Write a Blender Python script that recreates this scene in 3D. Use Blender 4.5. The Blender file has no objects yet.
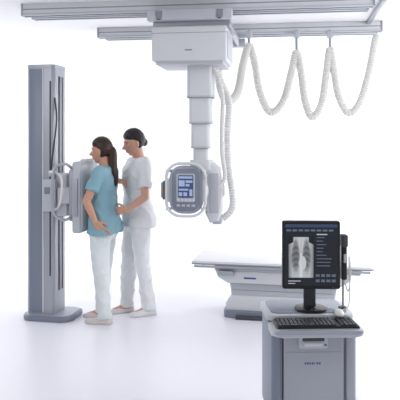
import bpy, bmesh, math, random
from mathutils import Vector, Matrix, noise
random.seed(4)
V=Vector
sc=bpy.context.scene
try:
    sc.view_settings.view_transform='Standard'
except Exception: pass

# ---------------- materials ----------------
def mat(name,col,rough=.5,metal=0,bump=0,bscale=60,emit=0,var=0,spec=None):
    m=bpy.data.materials.new(name); m.use_nodes=True
    nt=m.node_tree; b=nt.nodes['Principled BSDF']
    c=tuple((x/255)**2.2 for x in col)+(1,)
    b.inputs['Base Color'].default_value=c
    b.inputs['Roughness'].default_value=rough
    b.inputs['Metallic'].default_value=metal
    if spec is not None: b.inputs['Specular IOR Level'].default_value=spec
    if emit:
        b.inputs['Emission Color'].default_value=c; b.inputs['Emission Strength'].default_value=emit
    if bump or var:
        tc=nt.nodes.new('ShaderNodeTexCoord'); n=nt.nodes.new('ShaderNodeTexNoise')
        n.inputs['Scale'].default_value=bscale; n.inputs['Detail'].default_value=3
        nt.links.new(tc.outputs['Object'],n.inputs['Vector'])
        if bump:
            bp=nt.nodes.new('ShaderNodeBump'); bp.inputs['Strength'].default_value=bump
            bp.inputs['Distance'].default_value=.01
            nt.links.new(n.outputs['Fac'],bp.inputs['Height']); nt.links.new(bp.outputs['Normal'],b.inputs['Normal'])
        if var:
            mx=nt.nodes.new('ShaderNodeMixRGB'); mx.inputs[1].default_value=c
            mx.inputs[2].default_value=tuple(x*(1-var) for x in c[:3])+(1,)
            nt.links.new(n.outputs['Fac'],mx.inputs[0]); nt.links.new(mx.outputs[0],b.inputs['Base Color'])
    return m
M={}
M['floor']=mat('floor_vinyl',(236,236,243),.36,var=.02,bscale=2)
M['wall']=mat('wall_paint',(250,250,252),.9,var=.01,bscale=3)
M['white']=mat('white_enamel',(230,231,234),.4,var=.02,bscale=8)
M['offw']=mat('offwhite_plastic',(214,216,220),.45,var=.02,bscale=8)
M['lgrey']=mat('light_grey_plastic',(187,191,198),.42,.05,var=.03,bscale=8)
M['silver']=mat('silver_paint',(168,172,181),.34,.3,var=.03,bscale=10)
M['bgrey']=mat('blue_grey_panel',(126,134,149),.4,.15,var=.04,bscale=6)
M['dblue']=mat('dark_blue_trim',(78,92,122),.4)
M['alu']=mat('rail_aluminium',(150,154,162),.35,.25,var=.05,bscale=20)
M['dgrey']=mat('dark_grey',(66,69,76),.5)
M['black']=mat('black_plastic',(16,17,20),.4)
M['key']=mat('keycap',(50,52,58),.5)
M['hose']=mat('hose_plastic',(222,221,215),.55)
M['hosed']=mat('hose_plastic_lower',(220,220,218),.55)
M['skin']=mat('skin',(212,162,140),.5,var=.08,bscale=14)
M['skin2']=mat('skin_tan',(206,154,130),.5,var=.08,bscale=14)
M['shirt']=mat('blue_tshirt_cloth',(138,178,192),.9,bump=.3,bscale=25,var=.08)
M['ppants']=mat('pale_trouser_cloth',(228,234,235),.9,bump=.3,bscale=25,var=.05)
M['uniform']=mat('white_uniform_cloth',(233,235,238),.9,bump=.3,bscale=25,var=.05)
M['hairb']=mat('brown_hair',(58,36,27),.42,bump=.25,bscale=70,var=.4)
M['haird']=mat('dark_hair',(36,26,24),.42,bump=.25,bscale=70,var=.4)
M['shoe']=mat('white_shoe',(222,220,222),.5)
M['shoe2']=mat('pale_shoe',(218,210,208),.5)
M['lip']=mat('lips',(176,104,96),.45)
M['eye']=mat('eye_white',(228,226,222),.3)
M['iris']=mat('iris',(40,26,20),.3)
M['scr']=mat('lit_screen_dark',(26,30,38),.25,emit=.4)
M['ui']=mat('screen_ui_grey',(96,106,122),.4,emit=.3)
M['ui2']=mat('screen_ui_blue',(56,70,100),.4,emit=.3)
M['uiw']=mat('screen_ui_white',(190,195,204),.4,emit=.3)
M['uic']=mat('console_icon_blue',(150,165,200),.4,emit=.3)
M['lblue']=mat('label_blue',(66,88,140),.5)
M['orange']=mat('amber_label',(200,140,50),.5)
M['glass']=mat('console_display',(66,78,112),.15,emit=.25)

# ---------------- helpers ----------------
def link(o,parent=None):
    sc.collection.objects.link(o)
    if parent: o.parent=parent
    return o
def empty(name,loc,rz=0):
    e=bpy.data.objects.new(name,None); e.location=loc; e.rotation_euler=(0,0,math.radians(rz)); e.empty_display_size=.1
    return link(e)
def bm2obj(name,bm,m,parent=None,smooth=False,recalc=True):
    if recalc: bmesh.ops.recalc_face_normals(bm,faces=bm.faces)
    me=bpy.data.meshes.new(name); bm.to_mesh(me); bm.free()
    if m: me.materials.append(m)
    if smooth:
        for p in me.polygons: p.use_smooth=True
    return link(bpy.data.objects.new(name,me),parent)
def shade(o,ang=35):
    me=o.data
    for p in me.polygons: p.use_smooth=True
    try:
        me.set_sharp_from_angle(angle=math.radians(ang))
    except Exception: pass
def addbox(bm,lo,hi,bev=0,seg=2,mtx=None):
    lo=V(lo);hi=V(hi); c=(lo+hi)/2; d=hi-lo
    r=bmesh.ops.create_cube(bm,size=1); vs=r['verts']
    for v in vs: v.co=V((v.co.x*d.x,v.co.y*d.y,v.co.z*d.z))+c
    if bev:
        es=set(e for v in vs for e in v.link_edges)
        rr=bmesh.ops.bevel(bm,geom=list(es),offset=bev,segments=seg,profile=.5,affect='EDGES')
        vs=list(set(vs)|set(rr['verts'])); vs=[v for v in vs if v.is_valid]
    if mtx: bmesh.ops.transform(bm,matrix=mtx,verts=vs)
def box(name,lo,hi,m,parent=None,bev=.005,seg=2,mtx=None):
    bm=bmesh.new(); addbox(bm,lo,hi,bev,seg,mtx)
    o=bm2obj(name,bm,m,parent); shade(o); return o
def frustum(bm,p0,p1,r0,r1,n=16,caps=True):
    p0=V(p0);p1=V(p1); d=p1-p0
    if d.length<1e-6: return
    q=d.to_track_quat('Z','Y').to_matrix()
    rings=[]
    for p,r in((p0,r0),(p1,r1)):
        rings.append([bm.verts.new(p+q@V((r*math.cos(2*math.pi*i/n),r*math.sin(2*math.pi*i/n),0))) for i in range(n)])
    for i in range(n):
        bm.faces.new((rings[0][i],rings[0][(i+1)%n],rings[1][(i+1)%n],rings[1][i]))
    if caps:
        bm.faces.new(rings[0][::-1]); bm.faces.new(rings[1])
def ball(bm,p,r,sx=1,sy=1,sz=1,n=16,rot=None):
    mt=Matrix.Translation(V(p))
    if rot: mt=mt@rot
    mt=mt@Matrix.Diagonal((r*sx,r*sy,r*sz,1))
    bmesh.ops.create_uvsphere(bm,u_segments=n,v_segments=max(8,n*2//3),radius=1,matrix=mt)
def chain(bm,pts,rads,ends=(True,True),n=16):
    for i in range(len(pts)-1): frustum(bm,pts[i],pts[i+1],rads[i],rads[i+1],n)
    for i in range(len(pts)):
        if (i==0 and not ends[0]) or (i==len(pts)-1 and not ends[1]): continue
        ball(bm,pts[i],rads[i]*.999,n=n)
def cyl(name,p0,p1,r,m,parent=None,r2=None,n=32,bev=0):
    bm=bmesh.new(); frustum(bm,p0,p1,r,r if r2 is None else r2,n)
    if bev:
        es=[e for e in bm.edges if any(len(f.verts)>4 for f in e.link_faces)]
        bmesh.ops.bevel(bm,geom=es,offset=bev,segments=3,profile=.5,affect='EDGES')
    o=bm2obj(name,bm,m,parent); shade(o); return o
def catmull(P,k=12):
    P=[V(p) for p in P]; out=[]
    Q=[P[0]*2-P[1]]+P+[P[-1]*2-P[-2]]
    for i in range(1,len(Q)-2):
        a,b,c,d=Q[i-1:i+3]
        for j in range(k):
            t=j/k
            out.append(.5*((2*b)+(c-a)*t+(2*a-5*b+4*c-d)*t*t+(3*b-a-3*c+d)*t**3))
    out.append(P[-1]); return out
def resample(P,step):
    out=[P[0]]; acc=0
    for i in range(1,len(P)):
        a=P[i-1];b=P[i];L=(b-a).length;
        if L<1e-9: continue
        t=step-acc
        while t<=L:
            out.append(a.lerp(b,t/L)); t+=step
        acc=(acc+L)%step
    return out
def sweep(name,P,r,m,parent=None,n=12,rib=0,closed=False,k=12,sub=True,ribstep=.012):
    C=catmull(P,k) if sub else [V(p) for p in P]
    if rib: C=resample(C,ribstep)
    bm=bmesh.new(); prev=None; rings=[]
    up=V((0.13,1,.2)).normalized()
    for i,p in enumerate(C):
        t=(C[min(i+1,len(C)-1)]-C[max(i-1,0)]).normalized()
        up=(up-t*up.dot(t))
        if up.length<1e-4: up=t.orthogonal()
        up.normalize(); s=t.cross(up)
        rr=r*(1-rib*(i%2)) if rib else r
        rings.append([bm.verts.new(p+(up*math.cos(2*math.pi*j/n)+s*math.sin(2*math.pi*j/n))*rr) for j in range(n)])
    for a,b in zip(rings,rings[1:]):
        for j in range(n): bm.faces.new((a[j],a[(j+1)%n],b[(j+1)%n],b[j]))
    bm.faces.new(rings[0][::-1]); bm.faces.new(rings[-1])
    return bm2obj(name,bm,m,parent,smooth=not rib)
def prism(name,outline,axis,a,b,m,parent=None,bev=.006,seg=2):
    def mk(p,t):
        if axis=='y': return V((p[0],t,p[1]))
        if axis=='z': return V((p[0],p[1],t))
        return V((t,p[0],p[1]))
    bm=bmesh.new()
    A=[bm.verts.new(mk(p,a)) for p in outline]; B=[bm.verts.new(mk(p,b)) for p in outline]
    n=len(outline)
    f1=bm.faces.new(A[::-1]); f2=bm.faces.new(B)
    for i in range(n): bm.faces.new((A[i],A[(i+1)%n],B[(i+1)%n],B[i]))
    if bev:
        es=list(f1.edges)+list(f2.edges)
        bmesh.ops.bevel(bm,geom=es,offset=bev,segments=seg,profile=.5,affect='EDGES')
    o=bm2obj(name,bm,m,parent); shade(o); return o
def rrect(x0,y0,x1,y1,r,n=8):
    pts=[]
    for cx,cy,a0 in((x1-r,y1-r,0),(x0+r,y1-r,90),(x0+r,y0+r,180),(x1-r,y0+r,270)):
        for i in range(n+1):
            a=math.radians(a0+90*i/n); pts.append((cx+r*math.cos(a),cy+r*math.sin(a)))
    return pts

# ---------------- room shell ----------------
bm=bmesh.new()
vs=[bm.verts.new(p) for p in((-7,-3,0),(7,-3,0),(7,8.4,0),(-7,8.4,0))]; bm.faces.new(vs)
bm2obj('floor',bm,M['floor'])
bm=bmesh.new()
prof=[(8.4,0)]+[(8.4+1.4*math.sin(a),1.4-1.4*math.cos(a)) for a in [math.radians(5*i) for i in range(1,19)]]
prof+=[(9.8,2.2)]+[(9.4+.4*math.cos(a),2.4+.4*math.sin(a)) for a in [math.radians(9*i) for i in range(0,11)]]
L=[bm.verts.new((-7,y,z)) for y,z in prof]; R=[bm.verts.new((7,y,z)) for y,z in prof]
for i in range(len(prof)-1): bm.faces.new((L[i],R[i],R[i+1],L[i+1]))
bm2obj('wall_back',bm,M['wall'],smooth=True,recalc=False)
box('ceiling',(-7,4.2,2.8),(7,9.4,2.9),M['wall'],bev=0)

# ---------------- ceiling rails ----------------
RZ=-8
rails=empty('ceiling_rail_track',(0,6.1,2.8),RZ)
def dual_rail(nm,x0,x1,y):
    box(nm+'_channel',(x0,y-.045,-.09),(x1,y+.045,0),M['offw'],rails,.004)
    box(nm+'_lower_lip',(x0,y-.052,-.102),(x1,y+.052,-.085),M['lgrey'],rails,.003)
    box(nm+'_groove',(x0+.01,y-.012,-.105),(x1-.01,y+.012,-.1),M['dgrey'],rails,.001)
    box(nm+'_side_groove',(x0+.01,y-.048,-.055),(x1-.01,y-.04,-.045),M['alu'],rails,.001)
    for x in (x0,x1): box(nm+'_end_cap',(x-.008,y-.055,-.106),(x+.008,y+.055,0),M['silver'],rails,.004)
dual_rail('front_rail',-1.45,1.52,-.72)
dual_rail('front_second_rail',-1.42,1.49,-.56)
dual_rail('rear_rail',-1.15,1.75,.52)
dual_rail('rear_second_rail',-1.1,1.72,.66)
box('side_frame_member',(1.60,-.75,-.03),(1.64,.7,0),M['alu'],rails,.004)
# ---------------- tube crane ----------------
crane=empty('ceiling_mounted_xray_tube_crane',(0,5.5,0),RZ)
for i,x in enumerate((-.3,.2)):
    box('bridge_beam_%d'%i,(x-.035,-.3,2.61),(x+.035,1.4,2.69),M['lgrey'],crane,.005)
    box('bridge_beam_strip_%d'%i,(x-.015,-.305,2.605),(x+.015,1.4,2.612),M['dgrey'],crane,.001)
for y in (-.25,1.33):
    box('bridge_end_truck',(-.4,y-.05,2.6),(.3,y+.05,2.69),M['lgrey'],crane,.01)
box('carriage_top_plate',(-.36,-.24,2.555),(.28,.28,2.605),M['alu'],crane,.006)
box('carriage_housing',(-.37,-.26,2.27),(.255,.28,2.56),M['offw'],crane,.018,3)
box('carriage_lower_skirt',(-.34,-.235,2.245),(.225,.25,2.275),M['lgrey'],crane,.008)
box('carriage_seam',(-.372,-.262,2.5),(.257,.2,2.504),M['alu'],crane,.001)
box('carriage_side_panel',(.25,-.2,2.3),(.262,.22,2.52),M['lgrey'],crane,.004)
box('carriage_label',(-.09,-.264,2.355),(-.03,-.259,2.364),M['bgrey'],crane,.001)
segs=[(2.26,1.98,.11),(1.99,1.76,.094),(1.77,1.55,.078),(1.56,1.42,.062)]
for i,(a,b,w) in enumerate(segs):
    prism('telescope_stage_%d'%i,rrect(-w+.01,-w,w+.01,w,w*.35),'z',b,a,M['offw'],crane,.006)
    prism('telescope_collar_%d'%i,rrect(-w+.006,-w-.004,w+.014,w+.004,w*.35),'z',b,b+.014,M['lgrey'],crane,.003)
prism('yoke_hub',rrect(-.08,-.085,.11,.09,.04),'z',1.36,1.45,M['offw'],crane,.01)
prism('yoke_arm',[(.0,1.41),(.12,1.43),(.175,1.38),(.20,1.2),(.195,1.02),(.165,.93),(.09,.915),(.05,1.0),(.06,1.2),(.0,1.3)],'y',-.07,.09,M['offw'],crane,.025,3)
cyl('tube_housing',(-.03,-.1,1.19),(-.03,.27,1.19),.115,M['white'],crane,bev=.03)
cyl('tube_housing_band',(-.03,.05,1.19),(-.03,.12,1.19),.119,M['lgrey'],crane)
cyl('yoke_pivot',(.05,0,1.19),(.205,0,1.19),.06,M['lgrey'],crane,bev=.01)
cyl('pivot_cap',(.2,0,1.19),(.215,0,1.19),.045,M['offw'],crane,bev=.006)
box('yoke_front_cover',(.09,-.078,1.0),(.17,-.066,1.34),M['lgrey'],crane,.006)
box('collimator',(-.29,-.1,1.09),(-.1,.1,1.29),M['offw'],crane,.02,3)
box('collimator_port',(-.315,-.075,1.11),(-.285,.075,1.27),M['dgrey'],crane,.01)
box('collimator_knob_strip',(-.32,-.11,1.13),(-.295,-.075,1.26),M['bgrey'],crane,.006)
box('collimator_label',(-.312,-.114,1.18),(-.3,-.109,1.21),M['orange'],crane,.001)
def roundring(nm,cx,cz,w,h,r,y,rad,m):
    pts=[(cx+x,y,cz+z) for x,z in rrect(-w,-h,w,h,r,8)]
    pts.append(pts[0]); return sweep(nm,pts,rad,m,crane,n=10,sub=False)
prism('console_back',rrect(-.235,1.005,.045,1.405,.1),'y',-.175,-.1,M['silver'],crane,.015,3)
roundring('console_handle',-.095,1.205,.165,.22,.12,-.18,.012,M['offw'])
prism('console_face',rrect(-.21,1.03,.02,1.38,.06),'y',-.192,-.17,M['bgrey'],crane,.006)
prism('console_bezel',rrect(-.17,1.105,-.015,1.34,.015),'y',-.2,-.188,M['lgrey'],crane,.003)
prism('console_screen',rrect(-.157,1.14,-.028,1.328,.008),'y',-.204,-.198,M['glass'],crane,.001)
bm=bmesh.new()
for x0,z0,x1,z1 in((-.15,1.30,-.035,1.318),(-.15,1.235,-.10,1.285),(-.092,1.265,-.035,1.285),(-.092,1.235,-.06,1.255),(-.15,1.2,-.07,1.215),(-.15,1.155,-.12,1.185),(-.11,1.155,-.08,1.185),(-.06,1.155,-.035,1.21)):
    addbox(bm,(x0,-.207,z0),(x1,-.203,z1))
bm2obj('console_icons',bm,M['uic'],crane)
bm=bmesh.new()
for c in range(5): ball(bm,(-.153+c*.032,-.202,1.122),.008,1,.5,1,n=10)
bm2obj('console_buttons',bm,M['uiw'],crane)
bm=bmesh.new()
for c in range(4): addbox(bm,(-.17+c*.042,-.198,1.065),(-.14+c*.042,-.19,1.085),.003)
bm2obj('console_lower_keys',bm,M['lgrey'],crane)
for x,s in((-.27,-1),(.075,1)):
    for z in(1.36,1.04): cyl('handle_post',(-.095+s*.13,-.11,z),(-.095+s*.163,-.18,z),.012,M['white'],crane,n=12)
box('cable_junction',(.11,-.03,.9),(.19,.07,.97),M['lgrey'],crane,.012)
H1=[V(p) for p in [(.12,5.5,2.26),(.19,5.52,2.1),(.25,5.55,1.95),(.24,5.55,1.7),(.245,5.53,1.4),(.28,5.5,1.15),(.27,5.5,1.02),(.19,5.5,.94)]]
H2=[V(p) for p in [(.09,5.42,2.26),(.15,5.40,2.15),(.19,5.4,1.98),(.185,5.42,1.7),(.19,5.43,1.5),(.21,5.42,1.3),(.15,5.42,1.22)]]
Ri=Matrix.Rotation(math.radians(-RZ),3,'Z')
def tol(P): return [Ri@(p-V((0,5.5,0))) for p in P]
sweep('vertical_cable_hose',tol(H1),.032,M['hosed'],crane,rib=.15)
sweep('vertical_cable_hose_inner',tol(H2),.02,M['hosed'],crane,rib=.15)
pts=[(.16,5.72,2.27),(.19,5.8,2.08),(.26,5.95,1.98),(.36,6.1,2.08),(.42,6.3,2.35),(.49,6.4,2.56),(.545,6.4,2.4),(.60,6.4,2.1),(.70,6.4,1.90),(.83,6.4,2.0),(.915,6.4,2.3),(.965,6.4,2.5),(1.01,6.4,2.32),(1.05,6.4,2.02),(1.12,6.4,1.85),(1.215,6.4,1.98),(1.265,6.4,2.3),(1.30,6.4,2.53),(1.34,6.4,2.32),(1.39,6.4,2.05),(1.49,6.4,1.89),(1.60,6.4,2.0),(1.69,6.4,2.3),(1.745,6.4,2.58),(1.77,6.4,2.68)]
sweep('festoon_cable_hose',tol([V(p) for p in pts]),.041,M['hose'],crane,rib=.15,n=14,ribstep=.012)
for x,z in((.49,2.56),(.965,2.5),(1.3,2.53)):
    P=tol([V((x,6.4,z)),V((x,6.4,2.72))])
    cyl('hose_hanger',P[0],P[1],.012,M['alu'],crane,n=10)
    box('hose_trolley',P[1]+V((-.03,-.03,-.08)),P[1]+V((.03,.03,-.01)),M['lgrey'],crane,.006)

# ---------------- bucky stand ----------------
st=empty('chest_radiography_stand',(-1.41,5.893,0),-12)
prism('base_plate',rrect(-.17,-.19,.3,.19,.09),'z',0,.045,M['bgrey'],st,.012,3)
prism('base_plate_top',rrect(-.15,-.17,.28,.17,.08),'z',.045,.052,M['silver'],st,.003)
prism('column_body',rrect(-.135,-.13,.13,.13,.03),'z',.05,2.29,M['silver'],st,.008)
prism('column_cap',rrect(-.138,-.133,.133,.133,.03),'z',2.27,2.3,M['silver'],st,.006)
box('column_side_cover',(-.105,-.138,.07),(.02,-.127,2.26),M['bgrey'],st,.003)
box('column_side_cover_edge',(.02,-.14,.07),(.032,-.127,2.26),M['offw'],st,.003)
box('column_side_slot',(.088,-.134,.4),(.102,-.128,2.15),M['dgrey'],st,.001)
box('column_front_slot',(.128,-.035,.25),(.134,-.0,2.2),M['black'],st,.001)
box('column_front_slot_2',(.128,.04,.25),(.134,.06,2.2),M['dgrey'],st,.001)
box('carriage_block',(.125,-.09,.93),(.235,.09,1.32),M['offw'],st,.015,3)
box('carriage_side_unit',(.04,-.175,.98),(.16,-.12,1.27),M['lgrey'],st,.012)
box('support_arm',(.2,-.06,1.02),(.35,.06,1.22),M['silver'],st,.015)
box('arm_joint_cover',(.17,-.16,1.05),(.29,-.05,1.2),M['offw'],st,.02)
box('detector_cabinet',(.335,-.215,.80),(.42,.215,1.43),M['lgrey'],st,.022,4)
box('detector_back_housing',(.29,-.18,.9),(.34,.18,1.36),M['silver'],st,.015)
prism('detector_front_plate',rrect(-.195,.83,.195,1.40,.02),'x',.418,.424,M['offw'],st,.002)
box('detector_chin_rest',(.36,-.09,1.42),(.425,.09,1.45),M['offw'],st,.012)
box('detector_edge_handle',(.355,-.228,.95),(.395,-.212,1.28),M['silver'],st,.005)
sweep('patient_grip_loop',[(.33,-.17,1.36),(.29,-.24,1.41),(.2,-.25,1.38),(.17,-.25,1.25),(.17,-.25,1.1),(.19,-.25,.97),(.28,-.24,.92),(.33,-.17,.95)],.013,M['silver'],st)
sweep('control_handle',[(.1,-.14,1.3),(.13,-.2,1.34),(.23,-.21,1.3),(.24,-.21,1.15),(.2,-.2,1.02),(.1,-.14,1.0)],.011,M['white'],st)
box('control_keypad',(.06,-.183,1.14),(.11,-.172,1.2),M['bgrey'],st,.004)
sweep('stand_cable',[(.1,-.13,1.35),(.14,-.16,1.55),(.16,-.14,1.8),(.13,-.11,2.0)],.008,M['dgrey'],st)

# ---------------- table ----------------
tb=empty('xray_examination_table',(.77,5.98,0),-11.5)
h=.515
prism('table_top',rrect(-.81,-.29,.81,.29,.03),'z',h-.022,h,M['white'],tb,.006)
prism('table_top_edge',rrect(-.812,-.292,.812,.292,.03),'z',h-.032,h-.02,M['alu'],tb,.003)
for s in(-1,1):
    box('accessory_rail',(-.78,s*.3-.008,h-.055),(.78,s*.3+.008,h-.035),M['silver'],tb,.003)
    for x in(-.7,-.25,.25,.7): box('rail_standoff',(x-.012,min(s*.275,s*.298),h-.055),(x+.012,max(s*.275,s*.298),h-.036),M['alu'],tb,.002)
box('float_frame',(-.6,-.26,h-.085),(.7,.26,h-.03),M['lgrey'],tb,.01)
box('float_frame_slot',(-.58,-.264,h-.066),(.68,-.258,h-.056),M['dgrey'],tb,.001)
prism('bucky_cover',[(-.6,h-.085),(.62,h-.085),(.6,h-.15),(.52,h-.2),(-.48,h-.2),(-.57,h-.15)],'y',-.245,.245,M['offw'],tb,.012,3)
prism('lift_column',[(-.47,h-.2),(.5,h-.2),(.46,.1),(-.44,.1)],'y',-.2,.2,M['lgrey'],tb,.02,3)
prism('pedestal_shroud',[(-.5,.06),(-.5,.13),(-.47,.18),(-.43,.2),(.45,.2),(.49,.18),(.52,.13),(.52,.06)],'y',-.225,.225,M['offw'],tb,.015,3)
prism('base_foot',rrect(-.52,-.25,.54,.25,.05),'z',0,.065,M['bgrey'],tb,.01,3)
box('lift_column_seam',(-.44,-.204,.245),(.47,-.198,.25),M['alu'],tb,.001)
box('foot_pedal_bar',(-.4,-.3,.0),(.35,-.25,.03),M['dgrey'],tb,.006)
box('table_label',(-.33,-.249,.36),(-.22,-.245,.375),M['lblue'],tb,.001)
box('table_control_panel',(-.56,-.3,h-.12),(-.42,-.25,h-.08),M['silver'],tb,.008)

# ---------------- workstation cart ----------------
ct=empty('computer_workstation_cart',(.615,3.68,0),2)
W=.225
prism('cart_body',[(-W,.09),(-W,.60),(W,.60),(W,.09)],'y',-.17,.2,M['silver'],ct,.015,3)
box('cart_door_gap',(-.172,-.174,.1),(.172,-.168,.59),M['dgrey'],ct,.001)
prism('cart_front_door',rrect(-.165,.12,.165,.565,.02),'y',-.185,-.165,M['silver'],ct,.006)
for s in(-1,1):
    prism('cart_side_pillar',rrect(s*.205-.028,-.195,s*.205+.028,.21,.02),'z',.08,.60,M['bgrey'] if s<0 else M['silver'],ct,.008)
prism('cart_top_gap',rrect(-.225,-.19,.225,.2,.03),'z',.585,.605,M['dgrey'],ct,.001)
prism('cart_top',rrect(-.245,-.12,.245,.235,.05),'z',.61,.645,M['lgrey'],ct,.01,3)
prism('cart_top_mat',rrect(-.215,-.08,.215,.21,.04),'z',.645,.65,M['bgrey'],ct,.002)
prism('keyboard_tray',[(x,y) for x,y in rrect(-.245,-.325,.245,-.1,.05)],'z',.582,.612,M['lgrey'],ct,.01,3)
prism('keyboard_tray_rim',[(x,y) for x,y in rrect(-.238,-.332,.238,-.29,.02)],'z',.6,.62,M['silver'],ct,.006,3)
box('keyboard_body',(-.215,-.29,.612),(.225,-.13,.632),M['black'],ct,.006)
bm=bmesh.new()
for r in range(5):
    for c in range(19):
        if c in(14,): continue
        x=-.207+c*.0222; y=-.282+r*.029
        if r==0 and 3<=c<=8:
            if c==3: addbox(bm,(x,y,.63),(x+.13,y+.024,.64),.002,1)
            continue
        addbox(bm,(x,y,.63),(x+.0185,y+.024,.64),.002,1)
bm2obj('keyboard_keys',bm,M['key'],ct)
prism('drive_bay',rrect(-.085,.485,.075,.555,.01),'y',-.2,-.18,M['lgrey'],ct,.004)
box('drive_slot',(-.065,-.203,.525),(.055,-.198,.543),M['dgrey'],ct,.002)
box('drive_tray',(-.055,-.206,.498),(.045,-.199,.517),M['offw'],ct,.002)
box('drive_button',(.056,-.204,.5),(.066,-.198,.51),M['lblue'],ct,.001)
bm=bmesh.new()
for i,wd in enumerate((.01,.012,.009,.012,.004,.011,.012)):
    addbox(bm,(-.05+i*.013,-.188,.395),(-.05+i*.013+wd*.7,-.184,.405))
bm2obj('nameplate_marks',bm,M['lblue'],ct)
box('door_seam',(-.16,-.187,.46),(.16,-.184,.463),M['alu'],ct,.001)
for x in(-.18,.18):
    for y in(-.13,.15):
        cyl('caster_wheel',(x-.015,y,.035),(x+.015,y,.035),.035,M['dgrey'],ct,n=24)
        cyl('caster_stem',(x,y,.03),(x,y,.1),.012,M['alu'],ct,n=12)
mo=empty('computer_monitor',(.632,3.66,.65),-2)
prism('monitor_foot',rrect(-.085,-.075,.085,.085,.05),'z',0,.014,M['black'],mo,.005)
prism('monitor_neck',rrect(-.035,.03,.035,.055,.01),'z',.012,.3,M['dgrey'],mo,.004)
box('monitor_back_shell',(-.12,-.0,.17),(.12,.045,.42),M['black'],mo,.02)
prism('monitor_bezel',rrect(-.163,.125,.163,.51,.01),'y',-.03,.01,M['black'],mo,.004)
box('monitor_power_light',(.12,-.032,.133),(.127,-.029,.137),M['ui2'],mo,.0)
def sp(nm,x0,z0,x1,z1,m,d=0): return box(nm,(x0,-.0325-d*.0006,z0),(x1,-.0318-d*.0006+.0006,z1),m,mo,0)
sp('screen_panel',-.148,.145,.148,.495,M['scr'])
sp('screen_title_bar',-.146,.475,.146,.492,M['ui2'],1)
bm=bmesh.new()
def a2(x0,z0,x1,z1,y=-.0345): addbox(bm,(x0,y,z0),(x1,y+.0006,z1))
for i in range(8): a2(-.14+i*.034,.452,-.14+i*.034+.026,.463)
for i in range(9): a2(.03,.415-i*.02,.03+random.uniform(.03,.09),.42-i*.02)
for i in range(4):
    a2(.025+i*.03,.165,.025+i*.03+.022,.18); a2(.025+i*.03,.195,.025+i*.03+.022,.21)
bm2obj('screen_widgets',bm,M['ui'],mo)
bm=bmesh.new()
a2(.03,.432,.09,.438); a2(-.13,.168,-.06,.173); a2(-.13,.155,-.09,.159)
bm2obj('screen_text',bm,M['uiw'],mo)
me=bpy.data.meshes.new('xray_image'); N=70
X0,Z0,X1,Z1=-.128,.19,.012,.42
vsx=[];fc=[];cols=[]
for j in range(N+1):
    for i in range(N+1):
        u=i/N;v=j/N; vsx.append((X0+(X1-X0)*u,-.0350,Z0+(Z1-Z0)*v))
        x=(u-.5)*2; z=(v-.5)*2
        body=.70
        if abs(x)>.62 and z>.75-(.3*(abs(x)-.62)): body=.12
        body-=.25*max(0,abs(x)-.7)/.3
        lung=0
        for s in(-1,1):
            dx=(x-s*.44)/(.33 if z<0 else .33-.12*z); dz=(z-.1)/.72
            d=dx*dx+dz*dz
            lung=max(lung,1/(1+math.exp((d-1)*4)))
        rib=.5+.5*math.sin((z+.35*abs(abs(x)-.4))*22)
        gg=body*(1-lung)+lung*(.3+.12*rib)
        gg+=.12*math.exp(-(x/.12)**2)
        if (x-.12)**2/.09+(z+.28)**2/.12<1: gg=max(gg,.76)
        if abs(x)<.07 and z>.2: gg-=.12
        gg=max(.03,min(.95,gg)); cols.append((gg*.96,gg*.98,gg,1))
for j in range(N):
    for i in range(N):
        a=j*(N+1)+i; fc.append((a,a+1,a+N+2,a+N+1))
me.from_pydata(vsx,[],fc)
ca=me.color_attributes.new('Col','FLOAT_COLOR','POINT')
for i,c in enumerate(cols): ca.data[i].color=c
xm=bpy.data.materials.new('xray_display'); xm.use_nodes=True; nt=xm.node_tree; b=nt.nodes['Principled BSDF']
at=nt.nodes.new('ShaderNodeAttribute'); at.attribute_name='Col'
gm=nt.nodes.new('ShaderNodeGamma'); gm.inputs[1].default_value=2.0
nt.links.new(at.outputs['Color'],gm.inputs[0])
nt.links.new(gm.outputs[0],b.inputs['Base Color']); nt.links.new(gm.outputs[0],b.inputs['Emission Color']); b.inputs['Emission Strength'].default_value=.4
me.materials.append(xm); link(bpy.data.objects.new('xray_image',me),mo)
sn=empty('handheld_scanner',(.822,3.68,.65),0)
cyl('holder_post',(0,0,0),(0,0,.2),.006,M['alu'],sn,n=12)
prism('holder_base',rrect(-.025,-.025,.02,.025,.015),'z',0,.012,M['dgrey'],sn,.003)
box('scanner_body',(-.013,-.03,.17),(.018,.02,.42),M['black'],sn,.009,3)
box('scanner_head',(-.015,-.05,.36),(.02,.02,.43),M['dgrey'],sn,.009,3)
box('scanner_trigger',(-.004,-.042,.27),(.01,-.028,.32),M['lgrey'],sn,.004)
sweep('scanner_cable',[(.005,0,.18),(.03,0,.1),(.045,0,.2),(.035,0,.3),(.035,-.02,.14),(.02,-.05,.03),(-.02,-.06,.006)],.0035,M['hose'],sn,n=8)
ms=empty('computer_mouse',(.775,3.56,.65),0)
bm=bmesh.new(); ball(bm,(0,0,.004),1,.026,.045,.026,n=20)
bmesh.ops.bisect_plane(bm,geom=list(bm.verts)+list(bm.edges)+list(bm.faces),plane_co=(0,0,0),plane_no=(0,0,-1),clear_outer=True)
bmesh.ops.holes_fill(bm,edges=[e for e in bm.edges if e.is_boundary])
bm2obj('mouse_shell',bm,M['white'],ms,smooth=True)
sweep('mouse_cable',[(0,.04,.008),(-.01,.09,.004),(-.05,.13,.004)],.002,M['hose'],ms,n=6)

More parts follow.
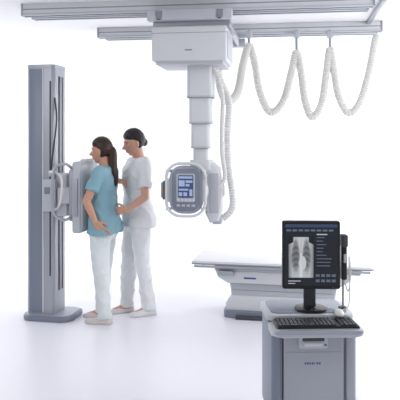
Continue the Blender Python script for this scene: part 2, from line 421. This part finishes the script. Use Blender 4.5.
# ---------------- people ----------------
def to_world_mesh(name,bm,voxel,smooth,m,parent,wrinkle=0,wscale=12,extra=None):
    bmesh.ops.recalc_face_normals(bm,faces=bm.faces)
    me=bpy.data.meshes.new(name+'_src'); bm.to_mesh(me); bm.free()
    o=bpy.data.objects.new(name+'_src',me); sc.collection.objects.link(o)
    r=o.modifiers.new('r','REMESH'); r.mode='VOXEL'; r.voxel_size=voxel; r.use_smooth_shade=True
    if smooth:
        s=o.modifiers.new('s','SMOOTH'); s.factor=.5; s.iterations=smooth
    dg=bpy.context.evaluated_depsgraph_get(); dg.update()
    me2=bpy.data.meshes.new_from_object(o.evaluated_get(dg)); bpy.data.objects.remove(o)
    if wrinkle:
        nrm=[v.normal.copy() for v in me2.vertices]
        for v,nn in zip(me2.vertices,nrm):
            p=v.co
            a=noise.noise(V((p.x*wscale,p.y*wscale,p.z*wscale*.6)))
            b2=noise.noise(V((p.x*wscale*2+7,p.y*wscale*2,p.z*wscale*1.6)))
            f=1-abs(noise.noise(V((p.x*wscale*.7+3,p.y*wscale*.7+5,p.z*wscale*.9))))*4
            v.co=p+nn*wrinkle*(a+.5*b2+.8*max(f,-.4)-.0)
    if extra:
        b3=bmesh.new(); b3.from_mesh(me2); tmp=bpy.data.meshes.new('t')
        bmesh.ops.recalc_face_normals(extra,faces=extra.faces); extra.to_mesh(tmp); extra.free(); b3.from_mesh(tmp)
        b3.to_mesh(me2); b3.free(); bpy.data.meshes.remove(tmp)
    me2.name=name; me2.materials.clear(); me2.materials.append(m)
    for p in me2.polygons: p.use_smooth=True
    return link(bpy.data.objects.new(name,me2),parent)
def loft(bm,rings,n=32):
    R=[]
    for (z,cx,rx,ry) in rings:
        R.append([bm.verts.new((cx+rx*math.copysign(abs(math.cos(t))**.9,math.cos(t)),ry*math.copysign(abs(math.sin(t))**.9,math.sin(t)),z)) for t in [2*math.pi*i/n for i in range(n)]])
    for a,b in zip(R,R[1:]):
        for i in range(n): bm.faces.new((a[i],a[(i+1)%n],b[(i+1)%n],b[i]))
    bm.faces.new(R[0][::-1]); bm.faces.new(R[-1])
def g(x,c,w): return math.exp(-((x-c)/w)**2)
def headpt(d,off=0):
    x,y,z=d
    t=max(0,-z); 
    px=x*.092; py=y*.073; pz=z*.115
    if x>0: px*=.93
    py*=1-.33*t**1.4
    if x<0: px*=1-.5*t**1.1; px-=.008*max(0,z+.3)
    if t>0: px+=.014*t
    if x>0.2:
        f=min(1,(x-.2)/.3)
        px+=f*(.033*g(py,0,.013)*(g(pz,-.028,.013)+.5*g(pz,-.008,.018)))
        px-=f*.010*(g(py,.031,.015)+g(py,-.031,.015))*g(pz,.004,.013)
        px+=f*.006*g(pz,.026,.012)*g(py,0,.05)
        px+=f*.009*g(py,0,.022)*(g(pz,-.057,.007)+g(pz,-.071,.007))
        px+=f*.011*g(py,0,.024)*g(pz,-.098,.014)
        px-=f*.004*g(py,0,.03)*g(pz,-.083,.008)
    p=V((px,py,pz))
    if off: p+=V((x/.09,y/.073,z/.115)).normalized()*off
    return p
def sphere_dirs(nu,nv):
    for j in range(nv+1):
        th=math.pi*j/nv
        for i in range(nu):
            ph=2*math.pi*i/nu
            yield V((math.sin(th)*math.cos(ph),math.sin(th)*math.sin(ph),math.cos(th)))
def add_sphere_mapped(bm,fn,mt,nu=96,nv=72):
    vs=[bm.verts.new(mt@fn(d)) for d in sphere_dirs(nu,nv)]
    for j in range(nv):
        for i in range(nu):
            a=vs[j*nu+i];b_=vs[j*nu+(i+1)%nu];c=vs[(j+1)*nu+(i+1)%nu];d=vs[(j+1)*nu+i]
            try: bm.faces.new((a,b_,c,d))
            except Exception: pass
    bmesh.ops.remove_doubles(bm,verts=vs,dist=1e-5)
def hand(bmp,bmf,w,d,n,lat,curl=.35,s=1.,spread=1.0):
    d=V(d).normalized(); n=V(n); n=(n-d*n.dot(d)).normalized(); lat=V(lat); lat=(lat-d*lat.dot(d)-n*lat.dot(n)).normalized(); w=V(w)
    offs=(.028,.0095,-.009,-.027); L=(.043,.047,.044,.034); kn=(.083,.087,.083,.075)
    for o,l,k in zip(offs,L,kn):
        K=w+d*k*s+lat*o*s
        chain(bmp,[w+lat*o*.55*s,w+d*k*.5*s+lat*o*.9*s,K],[.017*s,.0145*s,.0105*s],n=12)
        dd=(d+lat*o*5*spread).normalized(); P=[K-dd*.008]; R=[.0088*s]; a=curl*.5; c=K
        for q,(ll,r) in enumerate(((l,.0082),(l*.62,.0075),(l*.48,.006))):
            di=dd*math.cos(a)+n*math.sin(a); c=c+di*ll*s; P.append(c); R.append(r*s); a+=curl
        chain(bmf,P,R,n=10)
    B=w+d*.02*s+lat*.018*s
    P=[B,B+(d*.6+lat*.75+n*.25).normalized()*.038*s]; P.append(P[-1]+(d*.85+lat*.4+n*.25).normalized()*.032*s); P.append(P[-1]+(d*.95+lat*.15+n*.3).normalized()*.024*s)
    chain(bmp,P[:2],[.016*s,.012*s],n=12); chain(bmf,P[1:],[.0105*s,.0092*s,.0072*s],n=10)

def person(name,loc,rz,Ht,skin,hairm,topm,panm,shoem,arms,feet,head_rot,longhair,tunic):
    e=empty(name,loc,rz); s=Ht/1.65
    body=bmesh.new(); fing=bmesh.new()
    T=[(.76,0,.08,.13),(.81,-.01,.105,.16),(.87,-.015,.115,.172),(.95,-.003,.10,.16),(1.04,.0,.082,.128),(1.14,.005,.09,.138),(1.23,.014,.105,.15),(1.30,.004,.095,.158),(1.345,-.008,.075,.14),(1.375,-.015,.055,.09),(1.40,-.015,.045,.055)]
    loft(body,[(z*s,c*s,a*s*.97,b*s*.97) for z,c,a,b in T])
    HC=V((.022,0,1.533))*s
    chain(body,[V((-.018,0,1.36))*s,V((.0,0,1.45))*s,HC+V((-.01,0,-.02))],[.056*s,.05*s,.05*s])
    HM=Matrix.Translation(HC+V((-.01,0,-.05)))@head_rot@Matrix.Translation(V((.01,0,.05)))@Matrix.Scale(s*1.0,4)
    add_sphere_mapped(body,lambda d:headpt(d),HM)
    for sd in(-1,1):
        ball(body,HM@V((-.006,sd*.075,-.01)),.03*s,.55,.32,1,n=14,rot=head_rot@Matrix.Rotation(sd*.35,4,'Z'))
    for sd,(elb,wr,hd,pn,lt,curl) in arms.items():
        sh=V((-.01,sd*.158,1.335))*s; elb=V(elb); wr=V(wr)
        m1=sh.lerp(elb,.35); m2=elb.lerp(wr,.3)
        chain(body,[V((-.01,sd*.09,1.335))*s,sh,m1,elb,m2,wr],[.053*s,.050*s,.041*s,.034*s,.035*s,.0235*s])
        hand(body,fing,wr,hd,pn,lt,curl,s*.92)
    legs={}
    for sd,(fx,fy) in feet.items():
        hip=V((0,sd*.085,.85))*s; an=V((fx,fy,.085*s)); kn=hip.lerp(an,.5)+V((.018,0,0))*s
        ca=kn.lerp(an,.3)+V((-.012,0,0))
        chain(body,[hip,hip.lerp(kn,.4),kn,ca,an],[.082*s,.074*s,.050*s,.050*s,.034*s])
        legs[sd]=(hip,kn,an)
        chain(body,[an+V((-.03,0,-.04)),an+V((.05,0,-.045)),an+V((.13,0,-.06))],[.032,.034,.022])
    to_world_mesh('body',body,.0036,2,skin,e,extra=fing)
    bm=bmesh.new()
    hem=.80 if not tunic else .79
    TS=[(hem,-.012,.150,.208),(.87,-.014,.144,.200),(.95,-.005,.126,.178),(1.04,-.0,.110,.152),(1.14,.004,.112,.156),(1.23,.016,.123,.167),(1.30,.004,.110,.170),(1.345,-.008,.088,.150),(1.378,-.015,.068,.10),(1.392,-.014,.060,.07)]
    loft(bm,[(z*s,c*s,a*s,b*s) for z,c,a,b in TS])
    for sd,(elb,wr,*_) in arms.items():
        sh=V((-.01,sd*.158,1.335))*s; elb=V(elb); end=sh.lerp(elb,.62 if not tunic else .72)
        chain(bm,[V((-.01,sd*.08,1.33))*s,sh,sh.lerp(elb,.3),end],[.069*s,.065*s,.063*s,.062*s],ends=(True,False))
    to_world_mesh('tunic' if tunic else 'tshirt',bm,.007,4,topm,e,wrinkle=.009,wscale=10)
    if tunic:
        sweep('collar',[V(((-.012+.066*math.cos(t)),.078*math.sin(t),1.385+.012*-math.cos(t)))*s for t in [2*math.pi*i/24 for i in range(25)]],.011*s,topm,e,n=8,k=2)
    else:
        sweep('neck_band',[V(((-.012+.060*math.cos(t)),.072*math.sin(t),1.388-.008*math.cos(t)))*s for t in [2*math.pi*i/24 for i in range(25)]],.007*s,topm,e,n=8,k=2)
    bm=bmesh.new()
    loft(bm,[(z*s,c*s,a*s,b*s) for z,c,a,b in [(.74,0,.09,.14),(.80,-.01,.112,.166),(.87,-.014,.117,.172),(.95,-.004,.10,.155),(.98,0,.09,.14)]])
    for sd,(hip,kn,an) in legs.items():
        hm=an+V((-.002,0,-.035*s))
        chain(bm,[hip+V((0,0,-.0)),hip.lerp(kn,.5),kn,kn.lerp(hm,.5),hm],[.093*s,.088*s,.071*s,.064*s,.062*s],ends=(True,False))
    to_world_mesh('trousers',bm,.008,4,panm,e,wrinkle=.009,wscale=8)
    for sd,(hip,kn,an) in legs.items():
        bm=bmesh.new(); ax,ay=an.x,an.y
        secs=[(-.062,.03,.055),(-.045,.036,.075),(0,.037,.085),(.05,.042,.07),(.1,.045,.052),(.145,.04,.042),(.172,.026,.032),(.182,.012,.022)]
        Rr=[]
        for x,w,hh in secs:
            ring=[]
            for i in range(20):
                t=2*math.pi*i/20; yy=w*math.copysign(abs(math.cos(t))**.7,math.cos(t)); zz=math.sin(t); zz=hh*max(0,zz)**.8 if zz>0 else 0
                ring.append(bm.verts.new((ax+x*s,ay+yy+.004*sd,zz if math.sin(t)>0 else .001*math.sin(t)+.001)))
            Rr.append(ring)
        for a,b in zip(Rr,Rr[1:]):
            for i in range(20): bm.faces.new((a[i],a[(i+1)%20],b[(i+1)%20],b[i]))
        bm.faces.new(Rr[0][::-1]); bm.faces.new(Rr[-1])
        bm2obj('shoe',bm,shoem,e,smooth=True)
    bm=bmesh.new()
    def sg(v): return 1/(1+math.exp(-max(-30,min(30,v))))
    def hairf(d):
        x,y,z=d
        line=.48-.16*abs(y)**2
        thr=-.24+max(0,min(1,(z-.05)/.33))*.55
        k1=sg((z-line)*16)
        k2=sg(-(x-thr)*18)
        low=sg((z+(.55 if longhair else .5)-.1*max(0,-x))*14)
        k=max(k1,k2*low)
        off=-.010+k*(.026 if longhair else .028)
        off+=.0012*math.sin(math.atan2(y,z+1.2)*60)*k
        return headpt(d,off)
    add_sphere_mapped(bm,hairf,HM)
    if longhair:
        P=[HM@V((-.085,0,.02)),HM@V((-.108,0,-.01)),HM@V((-.105,0,-.07)),V((-.088,.01,1.37))*s,V((-.112,.015,1.31))*s,V((-.12,.015,1.25))*s,V((-.112,.012,1.21))*s]
        Cc=catmull(P,6); n=len(Cc)
        for i in range(n-1):
            f0=i/(n-1); f1=(i+1)/(n-1)
            rr=lambda f:(.026+.014*math.sin(min(1,f*1.5)*math.pi*.8))*(1 if f<.6 else max(.15,1-(f-.6)/.46))
            frustum(bm,Cc[i],Cc[i+1],rr(f0),rr(f1),14); ball(bm,Cc[i],rr(f0),n=12)
    else:
        ball(bm,HM@V((-.098,0,-.02)),.032*s,.9,1.1,1.1)
    to_world_mesh('hair',bm,.0045,2,hairm,e,wrinkle=.0008,wscale=40)
    bm=bmesh.new(); bi=bmesh.new()
    for sd in(-1,1):
        ball(bm,HM@V((.064,sd*.031,.004)),.0125*s,n=14)
        ball(bi,HM@V((.0732,sd*.0315,.003)),.0058*s,n=10)
    bm2obj('eyes',bm,M['eye'],e,smooth=True); bm2obj('irises',bi,M['iris'],e,smooth=True)
    for sd in(-1,1):
        sweep('eyebrow',[HM@V((.0835,sd*.014,.022)),HM@V((.0815,sd*.03,.027)),HM@V((.070,sd*.046,.021))],.0026,hairm,e,n=6,k=4)
        sweep('eyelid',[HM@V((.076,sd*.02,.007)),HM@V((.0775,sd*.031,.012)),HM@V((.070,sd*.043,.007))],.0024,M['haird'],e,n=6,k=4)
    bm=bmesh.new()
    for dz in(-.0575,-.0665): ball(bm,HM@V((.0835,0,dz)),1,.007,.017,.004,n=14,rot=head_rot)
    bm2obj('lips',bm,M['lip'],e,smooth=True)

arms={ 1:((.075,.225,1.09),(.0,.205,.905),(-.62,-.12,-.75),(.0,-1,.1),(-.3,0,.9),.25),
      -1:((.085,-.22,1.09),(.03,-.205,.905),(-.25,.12,-.95),(.0,1,.1),(-.3,0,.9),.25)}
person('patient_woman',(-.86,5.735,0),168,1.64,M['skin2'],M['hairb'],M['shirt'],M['ppants'],M['shoe2'],arms,{1:(-.04,.085),-1:(.05,-.085)},Matrix.Rotation(math.radians(4),4,'Y')@Matrix.Rotation(math.radians(-2),4,'Z'),True,False)
tl=(-.585,5.98,0); trz=205
Ti=(Matrix.Translation(V(tl))@Matrix.Rotation(math.radians(trz),4,'Z')).inverted(); R3=Ti.to_3x3()
def w2l(p): return Ti@V(p)
arms={1:(w2l((-.49,5.73,1.11)),w2l((-.65,5.675,1.0)),R3@V((-1,.15,-.12)),R3@V((-.25,.95,.0)),R3@V((0,0,1)),.3),
     -1:(w2l((-.64,6.03,1.13)),w2l((-.70,5.87,1.235)),R3@V((-.75,-.35,.35)),R3@V((-.75,-.1,-.6)),R3@V((.4,-.9,0)),.3)}
person('radiographer_woman',tl,trz,1.72,M['skin'],M['haird'],M['uniform'],M['uniform'],M['shoe'],arms,{1:(-.08,.09),-1:(.07,-.09)},Matrix.Rotation(math.radians(14),4,'Y'),False,True)

# ---------------- light ----------------
w=bpy.data.worlds.new('studio_world'); sc.world=w; w.use_nodes=True
bg=w.node_tree.nodes['Background']; bg.inputs[0].default_value=(.95,.96,1,1); bg.inputs[1].default_value=.57
def area(nm,loc,tgt,size,power,col=(1,1,1)):
    l=bpy.data.lights.new(nm,'AREA'); l.energy=power; l.shape='RECTANGLE'; l.size=size[0]; l.size_y=size[1]; l.color=col
    o=bpy.data.objects.new(nm,l); o.location=loc; o.rotation_euler=(V(tgt)-V(loc)).to_track_quat('-Z','Y').to_euler(); link(o)
area('added_key_light',(3.6,4.0,2.7),(-.4,6,.7),(1.6,1.6),90)  # area lamp added out of frame; keeps right-hand sides lighter than fronts
area('added_fill_light',(-3.2,2.2,3.2),(0,6,.8),(2,2),30)  # weaker off-frame lamp added on the left to fill the shade
area('wall_wash_light',(4.8,7.9,1.9),(2.0,9.8,1.4),(1.2,1.2),115)  # unseen lamp added near the back wall to turn it white
area('wall_wash_light_b',(-5.2,7.6,1.9),(-2.0,9.8,1.4),(1.2,1.2),80)  # left counterpart, also unseen and added to whiten the wall
cam=bpy.data.cameras.new('camera'); cam.sensor_width=36; cam.lens=57.6; cam.shift_y=-.15; cam.clip_end=100
co=bpy.data.objects.new('camera',cam); co.location=(0,0,1.62); co.rotation_euler=(math.radians(90),0,0); link(co); sc.camera=co
